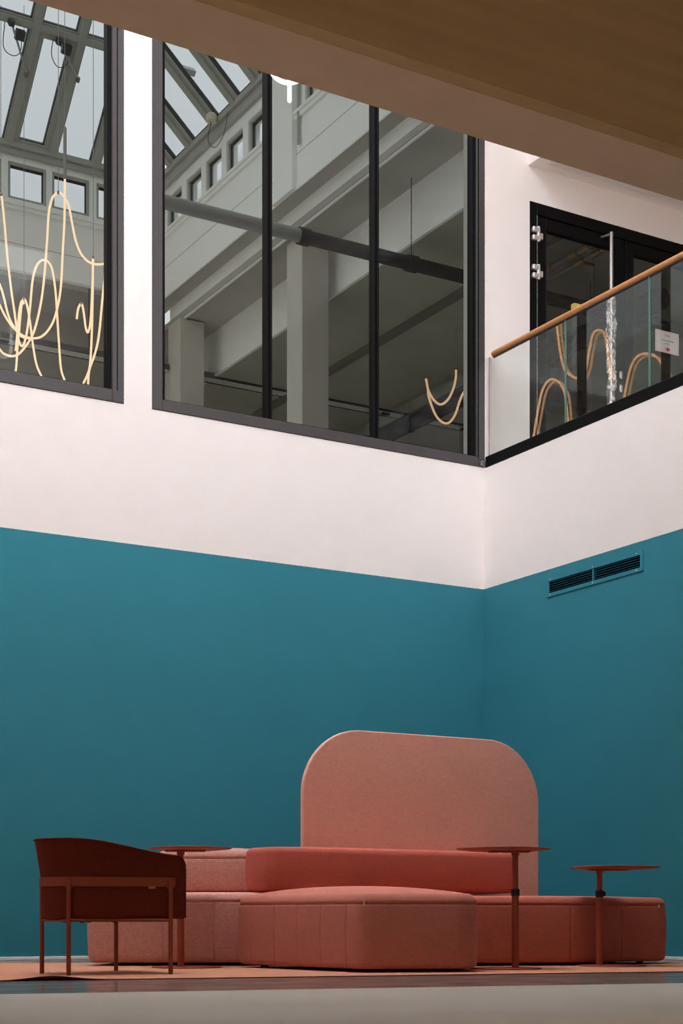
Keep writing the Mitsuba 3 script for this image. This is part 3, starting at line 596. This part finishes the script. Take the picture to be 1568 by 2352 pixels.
# ------------------------------------------------------------------ soft seating
def soft_block(corners, radii, z0, z1, rb=.03, rt=.05, crown=.02, seams=(), piping=True, per=.03):
    """An upholstered block: plan corners in (l, d) with a rounding radius each, rounded edges, domed top, sewn grooves.
    seams: arc positions (fractions of the plan edge index, e.g. 0.5 = halfway along edge 0)."""
    P = [np.array(c, float) for c in corners]; k = len(P)
    area = sum(P[i][0] * P[(i + 1) % k][1] - P[(i + 1) % k][0] * P[i][1] for i in range(k))
    assert area > 0, 'counter-clockwise'
    ring = []
    for i in range(k):
        a, b, c = P[i - 1], P[i], P[(i + 1) % k]
        r = radii[i] if not np.isscalar(radii) else radii
        e0, e1 = (a - b) / np.linalg.norm(a - b), (c - b) / np.linalg.norm(c - b)
        half = math.acos(np.clip(e0 @ e1, -1, 1)) / 2
        tl = r / math.tan(half); s0, s1 = b + e0 * tl, b + e1 * tl
        cen = b + (e0 + e1) / np.linalg.norm(e0 + e1) * r / math.sin(half)
        a0 = math.atan2(*(s0 - cen)[::-1]); da = (math.atan2(*(s1 - cen)[::-1]) - a0 + math.pi) % (2 * math.pi) - math.pi
        m = max(5, int(abs(da) / .12))
        ring += [(cen + r * np.array([math.cos(a0 + da * j / m), math.sin(a0 + da * j / m)])) for j in range(m + 1)]
    ring = np.array(ring)
    # resample the straight stretches, with extra points at the seams
    segs = np.linalg.norm(np.roll(ring, -1, 0) - ring, axis=1); L = np.concatenate([[0], np.cumsum(segs)])
    sp = []
    for sx in seams:
        i = int(sx) % k; pt = P[i] * (1 - (sx - int(sx))) + P[(i + 1) % k] * (sx - int(sx))
        best = (9, 0)
        for j in range(len(ring)):
            a, b = ring[j], ring[(j + 1) % len(ring)]
            tt = np.clip((pt - a) @ (b - a) / max((b - a) @ (b - a), 1e-12), 0, 1); dd = np.linalg.norm(a + tt * (b - a) - pt)
            if dd < best[0]: best = (dd, L[j] + tt * segs[j])
        sp.append(best[1])
    S = sorted(set(np.round(np.concatenate([L[:-1], np.arange(0, L[-1], per)] + [[q + o for o in (-.012, -.006, -.003, 0, .003, .006, .012)] for q in sp]), 5)))
    S = np.array([q for q in S if 0 <= q < L[-1] - 1e-4]); S = S[np.concatenate([[True], np.diff(S) > 1e-3])]
    cl = np.vstack([ring, ring[:1]])
    base = np.stack([np.interp(S, L, cl[:, 0]), np.interp(S, L, cl[:, 1])], 1); n = len(base)
    tan = np.roll(base, -1, 0) - np.roll(base, 1, 0); tan /= np.linalg.norm(tan, axis=1, keepdims=True)
    nin = np.stack([-tan[:, 1], tan[:, 0]], 1)
    dip = np.zeros(n)
    for q in sp: dip = np.maximum(dip, .0055 * np.exp(-((S - q) / .0045) ** 2))
    prof = []                                            # (inset, z, groove weight)
    for a in np.linspace(0, 90, 7): prof.append((rb * (1 - math.sin(math.radians(a))), z0 + rb * (1 - math.cos(math.radians(a))), 1))
    zt = z1 - rt
    for z in np.linspace(z0 + rb, zt, 8)[1:-1]: prof.append((-.006 * math.sin(math.pi * (z - z0 - rb) / (zt - z0 - rb)), z, 1))
    if piping: prof += [(0.0, zt - .010, 1), (.002, zt - .004, .8), (.0085, zt, .3), (.004, zt + .004, 0), (.004, zt + .009, 0)]
    else: prof += [(0, zt, 1)]
    for a in np.linspace(15, 84, 7): prof.append((rt * (1 - math.cos(math.radians(a))), z1 - rt + rt * math.sin(math.radians(a)), 0))
    V, cen = [], base.mean(0)
    for ins, z, g in prof: V.append(np.column_stack([base + nin * (ins + dip * g)[:, None], np.full(n, z)]))
    last = base + nin * rt
    for s in (1.0, .93, .82, .65, .45, .22):
        V.append(np.column_stack([cen + (last - cen) * s, np.full(n, z1 + crown * (1 - s ** 2.2))]))
    V.append(np.column_stack([cen[None], [[z1 + crown]]]))
    V.insert(0, np.column_stack([cen[None], [[z0]]]))
    off = np.cumsum([0] + [len(v) for v in V]); v = np.vstack(V); f = []
    j = np.arange(n); jn = (j + 1) % n
    f.append(np.stack([np.zeros(n, int), off[1] + jn, off[1] + j], 1))
    for q in range(1, len(V) - 2):
        f += [np.stack([off[q] + j, off[q] + jn, off[q + 1] + jn], 1), np.stack([off[q] + j, off[q + 1] + jn, off[q + 1] + j], 1)]
    f.append(np.stack([np.full(n, off[-2]), off[-3] + j, off[-3] + jn], 1))
    # plan (l, d) to the world
    w = np.array([LD(a, b, c) for a, b, c in v]); m = trimesh.Trimesh(w, np.vstack(f), process=False)
    if m.volume < 0: m.invert()
    return m
def foot(l, d, parent):
    p = LD(l, d); m = trimesh.creation.cylinder(.022, .028, sections=16); m.apply_translation([p[0], p[1], .0192]); obj('foot', m, BLACK, parent)

tg = thing('upholstered_bench', 'dusty pink upholstered bench standing behind the armchair', 'bench')
obj('seat_block', soft_block([(-1.525, 9.37), (.20, 9.38), (-.20, 10.12), (-1.46, 10.12)], [.07, .1, .1, .12], .023, .437, .045, .05, .012, seams=(.27, .445, .62)), PINK, tg, smooth=60)
for l, d in ((-1.36, 9.52), (-1.14, 9.62), (-.84, 9.6), (-.50, 9.55), (-.3, 9.6), (-1.3, 10.0), (-.4, 10.0)): foot(l, d, tg)
tg = thing('bolster', 'dusty pink backrest bolster lying on the pink bench behind the small table', 'bolster')
obj('bolster_block', soft_block([(-1.165, 9.78), (-.42, 9.80), (-.42, 10.08), (-1.14, 10.08)], [.09, .05, .05, .09], .452, .715, .05, .055, .018, seams=(), piping=True), PINK, tg, smooth=60)
u, vv = np.array([.835, .55]), np.array([-.55, .835])
tg = thing('bolster', 'long coral backrest bolster lying in front of the rounded screen', 'bolster')
o = np.array([-.43, 9.36]); q = [o, o + u * 1.93, o + u * 1.93 + vv * .32, o + vv * .32]
obj('bolster_block', soft_block(q, [.055, .06, .06, .06], .455, .718, .035, .042, .012, piping=False), CORAL, tg, smooth=60)
tg = thing('upholstered_bench', 'long deep salmon bench stretching to the right below the coral bolster', 'bench')
obj('seat_block', soft_block([(.40, 9.27), (1.45, 9.45), (2.075, 9.86), (1.60, 10.90), (.0, 9.99)], [.08, .5, .14, .2, .1], .022, .418, .035, .05, .012, seams=(.62, .93, 1.42)), BRICK, tg, smooth=60)
for l, d in ((.6, 9.5), (1.15, 9.55), (1.35, 9.62), (1.68, 9.8), (1.88, 9.92), (1.5, 10.6), (.3, 10.0)): foot(l, d, tg)
p0 = LD(1.975, 9.785)
m = bbx(-.004, .004, -.004, .006, .0, .022, .001); m.apply_translation([0, 0, .352]); m.apply_transform(trimesh.transformations.rotation_matrix(-ANG + .58, [0, 0, 1])); m.apply_translation(p0)
obj('fabric_tag', m, TAGM, tg, label='small pale cloth tag')
tg = thing('pouf', 'salmon wedge-shaped pouf with sewn vertical seams in front of the benches', 'pouf')
obj('seat_block', soft_block([(-.645, 9.20), (.10, 8.25), (.735, 8.35), (.72, 8.95), (-.38, 9.33)], [.09, .10, .16, .16, .1], .022, .424, .035, .058, .046, seams=(.17, .36, .54, .715, .90)), SALMON, tg, smooth=60)
for l, d in ((.52, 8.50), (.615, 8.53), (.15, 8.5), (-.45, 9.2), (-.15, 8.85), (.6, 8.85)): foot(l, d, tg)
p0 = LD(.118, 8.268)
m = bbx(-.004, .004, -.006, .004, .0, .03, .001); m.apply_translation([0, 0, .352]); m.apply_transform(trimesh.transformations.rotation_matrix(-ANG, [0, 0, 1])); m.apply_translation(p0)
obj('fabric_tag', m, TAGM, tg, label='small pale cloth tag')

# rounded felt screen behind the benches, parallel to the long wall
tg = thing('acoustic_screen', 'tall rose felt screen with rounded top corners behind the coral bolster', 'screen')
a0 = LD(-.2434, 9.975); Wd, Ht, Rc, th = 1.874, 1.495, .43, .042
outline = shapely.union_all([rect(0, 0, Wd, Ht - Rc), rect(Rc, 0, Wd - Rc, Ht), shapely.Point(Rc, Ht - Rc).buffer(Rc, quad_segs=24), shapely.Point(Wd - Rc, Ht - Rc).buffer(Rc, quad_segs=24)])
lay = []
for ins, y in ((.010, 0), (.004, .002), (.001, .006), (0, .011), (0, th - .011), (.001, th - .006), (.004, th - .002), (.010, th)):
    c = np.array(outline.buffer(-ins, quad_segs=24, join_style=1).exterior.coords)[:-1] if ins else np.array(outline.exterior.coords)[:-1]
    lay.append((c, y))
ref = np.array(outline.exterior.coords)[:-1]; N = 240
def resample(c):
    c = np.vstack([c, c[:1]]); s = np.concatenate([[0], np.cumsum(np.linalg.norm(np.diff(c, axis=0), axis=1))])
    q = np.linspace(0, s[-1], N, endpoint=False); return np.stack([np.interp(q, s, c[:, 0]), np.interp(q, s, c[:, 1])], 1)
rr = resample(ref); tn = np.roll(rr, -1, 0) - np.roll(rr, 1, 0); tn /= np.linalg.norm(tn, axis=1, keepdims=True)
sgn = 1 if shapely.LinearRing(ref).is_ccw else -1
ni = sgn * np.stack([-tn[:, 1], tn[:, 0]], 1)
V = [np.column_stack([(rr + ni * ins)[:, 0], np.full(N, y), np.maximum((rr + ni * ins)[:, 1], 0)]) for (ins, y) in [(i, y) for i, y in ((.010, 0), (.004, .002), (.001, .006), (0, .011), (0, th - .011), (.001, th - .006), (.004, th - .002), (.010, th))]]
V.append(np.array([[Wd / 2, 0, Ht * .4]])); V.append(np.array([[Wd / 2, th, Ht * .4]]))
v = np.vstack(V); j = np.arange(N); jn = (j + 1) % N; f = []
for q in range(7): f += [np.stack([q * N + j, q * N + jn, (q + 1) * N + jn], 1), np.stack([q * N + j, (q + 1) * N + jn, (q + 1) * N + j], 1)]
f += [np.stack([np.full(N, 8 * N), jn, j], 1), np.stack([np.full(N, 8 * N + 1), 7 * N + j, 7 * N + jn], 1)]
m = trimesh.Trimesh(v, np.vstack(f), process=False)
if m.volume < 0: m.invert()
m.apply_translation([a0[0], a0[1], .012])
obj('felt_panel', m, ROSE, tg, smooth=40)
obj('base_strip', bx(a0[0] + .1, a0[0] + Wd - .1, a0[1] + .008, a0[1] + th - .008, 0.0048, .02), BLACK, tg)

# ------------------------------------------------------------------ side tables
def side_table(label, pole, base, top, z_top, top_r, top_rot, lever, sq=2.7, top_ry=None):
    t = thing('side_table', label, 'side table', 'red-brown side tables beside the seats')
    pb = LD(*base); p = LD(*pole); pt = LD(*top)
    m = tube([[pb[0], pb[1], .0048], [pb[0], pb[1], .0058], [pb[0], pb[1], .0095], [pb[0], pb[1], .0115]], [.198, .2, .2, .197], 64)
    obj('base_plate', m, TMETAL, t)
    zc = .435
    obj('lower_pole', rod([p[0], p[1], .0113], [p[0], p[1], zc - .018], .0205, 24), TMETAL, t, smooth=40)
    obj('upper_pole', rod([p[0], p[1], zc - .02], [p[0], p[1], z_top - .02], .0165, 24), TMETAL, t, smooth=40)
    obj('collar', tube([[p[0], p[1], zc - .019], [p[0], p[1], zc - .017], [p[0], p[1], zc + .017], [p[0], p[1], zc + .019]], [.021, .024, .024, .021], 24), BLACK, t)
    if lever:
        a = np.array([p[0], p[1], zc]); obj('clamp_lever', rod(a, a + RT * .034, .015, 14), BLACK, t)
    obj('socket', rod([p[0], p[1], z_top - .035], [p[0], p[1], z_top - .012], .022, 24), TMETAL, t, smooth=40)
    m = bbx(-.115, .115, -.05, .05, 0, .009, .003); m.apply_transform(trimesh.transformations.rotation_matrix(-ANG, [0, 0, 1])); mid = (p + pt) / 2
    m.apply_translation([mid[0], mid[1], z_top - .017]); obj('mounting_plate', m, DMETAL, t)
    a = np.arange(96) * 2 * np.pi / 96
    ca, sa = np.cos(a), np.sin(a)
    x = np.sign(ca) * np.abs(ca) ** (2 / sq) * top_r; y = np.sign(sa) * np.abs(sa) ** (2 / sq) * (top_ry or top_r)
    c, s = math.cos(top_rot), math.sin(top_rot)
    prof = ((.0, -.009), (.72, -.009), (.95, -.003), (1.0, .002), (1.0, .0045), (.992, .006), (0, .006))
    V = [[pt[0], pt[1], z_top + prof[0][1]]]
    for k, z in prof[1:-1]: V += [[pt[0] + k * (x[i] * c - y[i] * s), pt[1] + k * (x[i] * s + y[i] * c), z_top + z] for i in range(96)]
    V.append([pt[0], pt[1], z_top + .006]); f = []
    for i in range(96):
        q = (i + 1) % 96; f.append([0, 1 + q, 1 + i])
        for lv in range(4): a_, b_ = 1 + lv * 96 + i, 1 + lv * 96 + q; f += [[a_, b_, b_ + 96], [a_, b_ + 96, a_ + 96]]
        f.append([len(V) - 1, 1 + 4 * 96 + i, 1 + 4 * 96 + q])
    obj('tabletop', trimesh.Trimesh(V, f, process=False), TMETAL, t, smooth=30)
side_table('red-brown side table whose top stands in front of the coral bolster', (.980, 8.87), (.926, 8.87), (.912, 8.87), .678, .244, .25, False)
side_table('lower red-brown side table at the far right, in front of the blue wall', (1.535, 9.36), (1.613, 9.37), (1.629, 9.36), .590, .248, -.35, True)
side_table('red-brown side table half hidden behind the armchair', (-.930, 9.10), (-.896, 9.10), (-.877, 9.10), .692, .225, .1, False)

# ------------------------------------------------------------------ armchair
tg = thing('armchair', 'dark maroon barrel-backed armchair on four slim metal legs, seen from behind', 'armchair')
CC, th0 = np.array([-1.254, 8.165]), .613
fv = np.array([math.cos(th0), math.sin(th0)]); wv = np.array([-fv[1], fv[0]])
def CH(f_, w_, z): q = CC + fv * f_ + wv * w_; return LD(q[0], q[1], z)
half = [(.335, -.302), (.22, -.288), (.08, -.262), (-.08, -.226), (-.20, -.180), (-.275, -.115), (-.305, -.04)]
plan = spline(half + [(a, -b) for a, b in half[::-1]], 8)
tn = np.gradient(plan, axis=0); tn /= np.linalg.norm(tn, axis=1, keepdims=True); nin = np.stack([tn[:, 1], -tn[:, 0]], 1)
cenp = np.array([0.05, 0.0]); nin *= np.sign(((cenp - plan) * nin).sum(1))[:, None]
arc = np.concatenate([[0], np.cumsum(np.linalg.norm(np.diff(plan, axis=0), axis=1))]); sN = arc / arc[-1]
e = np.abs(sN - .5) * 2                                   # 0 at the middle of the back, 1 at the arm fronts
ztop = .690 - .082 * (lambda t: t * t * (3 - 2 * t))(np.clip((e - .22) / .78, 0, 1))
ztop = ztop - .05 * np.clip((e - .955) / .045, 0, 1) ** 2
ZB = .292
thick = .052
def sec(i):
    """Cross-section of the upholstered shell at plan point i: (outward offset, z), going up the outside and down the inside."""
    zt = ztop[i]; fl = .028 * (1 - e[i]) ** .7 + .004
    pts = [(-.030, ZB - .004), (-.010, ZB), (-.002, ZB + .012)]
    pts += [(fl * max(0, (z - .48) / .2) ** 1.2, z) for z in np.linspace(ZB + .03, zt - .02, 9)]
    pts += [(fl * 1.0 + .000, zt - .010), (fl + .004, zt - .004), (fl + .003, zt + .003), (fl - .003, zt + .004), (fl - .007, zt - .001), (fl - .016, zt - .001), (fl - thick + .01, zt - .006), (fl - thick, zt - .02)]
    pts += [(-thick, z) for z in np.linspace(zt - .06, .36, 4)] + [(-thick, ZB)]
    return pts
V = []
for i in range(len(plan)):
    V.append([CH(*(plan[i] - nin[i] * o), z) for o, z in sec(i)])
K = len(V[0]); v = np.array(V).reshape(-1, 3); f = []
for i in range(len(plan) - 1):
    for q in range(K):
        a, b = i * K + q, i * K + (q + 1) % K; f += [[a, b, b + K], [a, b + K, a + K]]
for base, flip in ((0, False), ((len(plan) - 1) * K, True)):
    c = len(v); v = np.vstack([v, v[base:base + K].mean(0) + (np.append((fv if False else np.zeros(2)), 0))])
    for q in range(K): f.append([c, base + q, base + (q + 1) % K][::-1 if not flip else 1])
m = trimesh.Trimesh(v, f, process=False); m.fix_normals()
obj('shell', m, MAROON, tg, smooth=50)
# piping along the upper edge
pp = np.array([CH(*(plan[i] - nin[i] * (.028 * (1 - e[i]) ** .7 + .008)), ztop[i] + .001) for i in range(len(plan))])
obj('piping', tube(pp, .0045, 8), MAROON, tg, smooth=True)
for i0 in (0, len(plan) - 1):
    obj('piping', tube([CH(*(plan[i0] - nin[i0] * .001 + [.001, 0]), z) for z in np.linspace(ZB, ztop[i0] - .01, 8)], .0045, 8), MAROON, tg, smooth=True)
# seat cushion
inner = [plan[i] + nin[i] * (thick - .004) for i in range(len(plan))]
poly = [tuple(CC + fv * a + wv * b) for a, b in inner]
poly = shapely.Polygon(poly).buffer(-.02).buffer(.02)
pc = np.array(poly.exterior.coords)[:-1]
lay = [(0.0, ZB), (0.0, .41), (.008, .425), (.03, .434)]
bufs = [np.array(resample(np.array(poly.buffer(-i_).exterior.coords)[:-1])) for i_, _ in lay]
V = [np.array([LD(a, b, z) for a, b in bb]) for bb, (_, z) in zip(bufs, lay)]
V.append(V[-1].mean(0)[None] + [0, 0, .012]); V.append(V[0].mean(0)[None])
v = np.vstack(V); f = []
for q in range(3): f += [np.stack([q * N + j, q * N + jn, (q + 1) * N + jn], 1), np.stack([q * N + j, (q + 1) * N + jn, (q + 1) * N + j], 1)]
f += [np.stack([np.full(N, 4 * N), 3 * N + j, 3 * N + jn], 1), np.stack([np.full(N, 4 * N + 1), jn, j], 1)]
m = trimesh.Trimesh(v, np.vstack(f), process=False); m.fix_normals()
obj('seat_cushion', m, MAROON, tg, smooth=50)
# metal band round the shell, with the legs below
band = []
idx = [i for i in range(len(plan)) if plan[i][0] <= .285]
ring_o = [plan[i] - nin[i] * .0085 for i in idx]; ring_i = [plan[i] - nin[i] * .0015 for i in idx]
zb0, zb1 = .452, .500
V, f = [], []
for a, b in zip(ring_o, ring_i): V += [CH(*a, zb0), CH(*a, zb1), CH(*b, zb1), CH(*b, zb0)]
for i in range(len(idx) - 1):
    for q in range(4): a, b = 4 * i + q, 4 * i + (q + 1) % 4; f += [[a, b, b + 4], [a, b + 4, a + 4]]
f += [[0, 1, 2], [0, 2, 3], [4 * len(idx) - 4, 4 * len(idx) - 2, 4 * len(idx) - 3], [4 * len(idx) - 4, 4 * len(idx) - 1, 4 * len(idx) - 2]]
m = trimesh.Trimesh(np.array(V), f, process=False); m.fix_normals()
obj('back_band', m, DMETAL, tg, label='flat metal band round the shell')
LEGS = [(-.2475, .163), (-.2475, -.163), (.2475, .292), (.2475, -.292)]
def outward(a, b):
    k = np.argmin(np.linalg.norm(plan - [a, b], axis=1)); return plan[k] - nin[k] * .0135, nin[k], tn[k]
for a, b in LEGS:
    q, ninq, tq = outward(a, b)
    lg = obj('leg', tube([CH(*q, .0065), CH(*q, .0085), CH(*q, .478), CH(*q, .484)], [.0095, .0115, .0115, .008], 16), DMETAL, tg, smooth=50)
    # little curved gussets under the band
    for sg in (-1, 1):
        pr = [(0, 0)] + [(.026 - .026 * math.sin(t_), -.026 + .026 * math.cos(t_)) for t_ in np.linspace(0, math.pi / 2, 6)]
        V = []
        for off in (.0035, -.0035):
            for x_, z_ in pr: V.append(CH(*(q + ninq * (.008 + off) + tq * sg * (.009 + x_)), zb0 + .001 + z_))
        g = trimesh.convex.convex_hull(np.array(V)) if False else None
        nn = len(pr); f = [[0, i, i + 1] for i in range(1, nn - 1)] + [[nn, nn + i + 1, nn + i] for i in range(1, nn - 1)] + [t3 for i in range(nn) for t3 in ([i, (i + 1) % nn, nn + (i + 1) % nn], [i, nn + (i + 1) % nn, nn + i])]
        obj('gusset', trimesh.Trimesh(V, f, process=False), DMETAL, lg)
    obj('glide', tube([CH(*q, .0048), CH(*q, .009)], .0098, 12), BLACK, lg)
# rail under the seat
q4 = [outward(*LEGS[i])[0] for i in (0, 1, 3, 2)]
for a, b in zip(q4, q4[1:] + q4[:1]):
    obj('seat_rail', rod(CH(*a, .281), CH(*b, .281), .0085, 10), DMETAL, tg, smooth=50)
for a, b in ((-.17, -.14), (.0, -.17), (.02, .17), (-.15, .1)):
    obj('stacking_pad', rod(CH(a, b, .268), CH(a, b, .292), .011, 12), BLACK, tg)
a_, n_, t_ = outward(.15, -.272)
V = [CH(*(a_ - n_ * o + t_ * s_), z) for o in (-.004, -.001) for s_ in (-.018, .018) for z in (zb0 - .011, zb0 + .002)]
obj('brand_tag', trimesh.convex.convex_hull(np.array(V)), TAGO, tg, label='small tan tag below the band')

# ------------------------------------------------------------------ rug
near0, near1, far1, far0 = (-3.1, 6.72), (2.75, 8.80), (2.32, 10.12), (-2.95, 10.02)
nu, nv = 260, 70
V = []
def rug_z(l, s):                                            # the near edge lifts in one wave, left of the armchair
    return .0190 * math.exp(-((l + 1.35) / .13) ** 2) * math.exp(-(s / .035) ** 2) + .004 * math.exp(-((l + 1.02) / .3) ** 2) * math.exp(-(s / .04) ** 2) * 0
us = np.linspace(0, 1, nu); ts = np.linspace(0, 1, nv) ** 1.8
for s in ts:
    for uu in us:
        a = np.array(near0) * (1 - uu) + np.array(near1) * uu; b = np.array(far0) * (1 - uu) + np.array(far1) * uu
        q = a * (1 - s) + b * s; V.append(LD(q[0], q[1], .0046 + rug_z(q[0], s)))
top = np.array(V); bot = top - [0, 0, .0040]
v = np.vstack([top, bot]); f = []
M = nu * nv
I = np.arange(nv - 1)[:, None] * nu + np.arange(nu - 1)[None]
I = I.ravel()
f = [np.stack([I, I + 1, I + nu + 1], 1), np.stack([I, I + nu + 1, I + nu], 1), np.stack([M + I, M + I + nu + 1, M + I + 1], 1), np.stack([M + I, M + I + nu, M + I + nu + 1], 1)]
edge = list(range(nu)) + [nu * (r_ + 1) - 1 for r_ in range(1, nv)] + [M - 2 - c_ for c_ in range(nu - 1)] + [nu * (nv - 2 - r_) for r_ in range(nv - 2)]
edge = np.array(edge); en = np.roll(edge, -1)
f += [np.stack([edge, M + edge, M + en], 1), np.stack([edge, M + en, en], 1)]
m = trimesh.Trimesh(v, np.vstack(f), process=False)
if m.volume < 0: m.invert()
r_ = thing('rug', 'large terracotta rug under the seating, its near edge curling up at the left', 'rug')
obj('rug_pile', m, RUG, r_, smooth=50)
eg = top[:nu] - [0, 0, .0018]
obj('edge_binding', tube(eg, .0022, 6), mat('rug_edge', (.22, .06, .04), .9), r_, label='dark red edge binding')
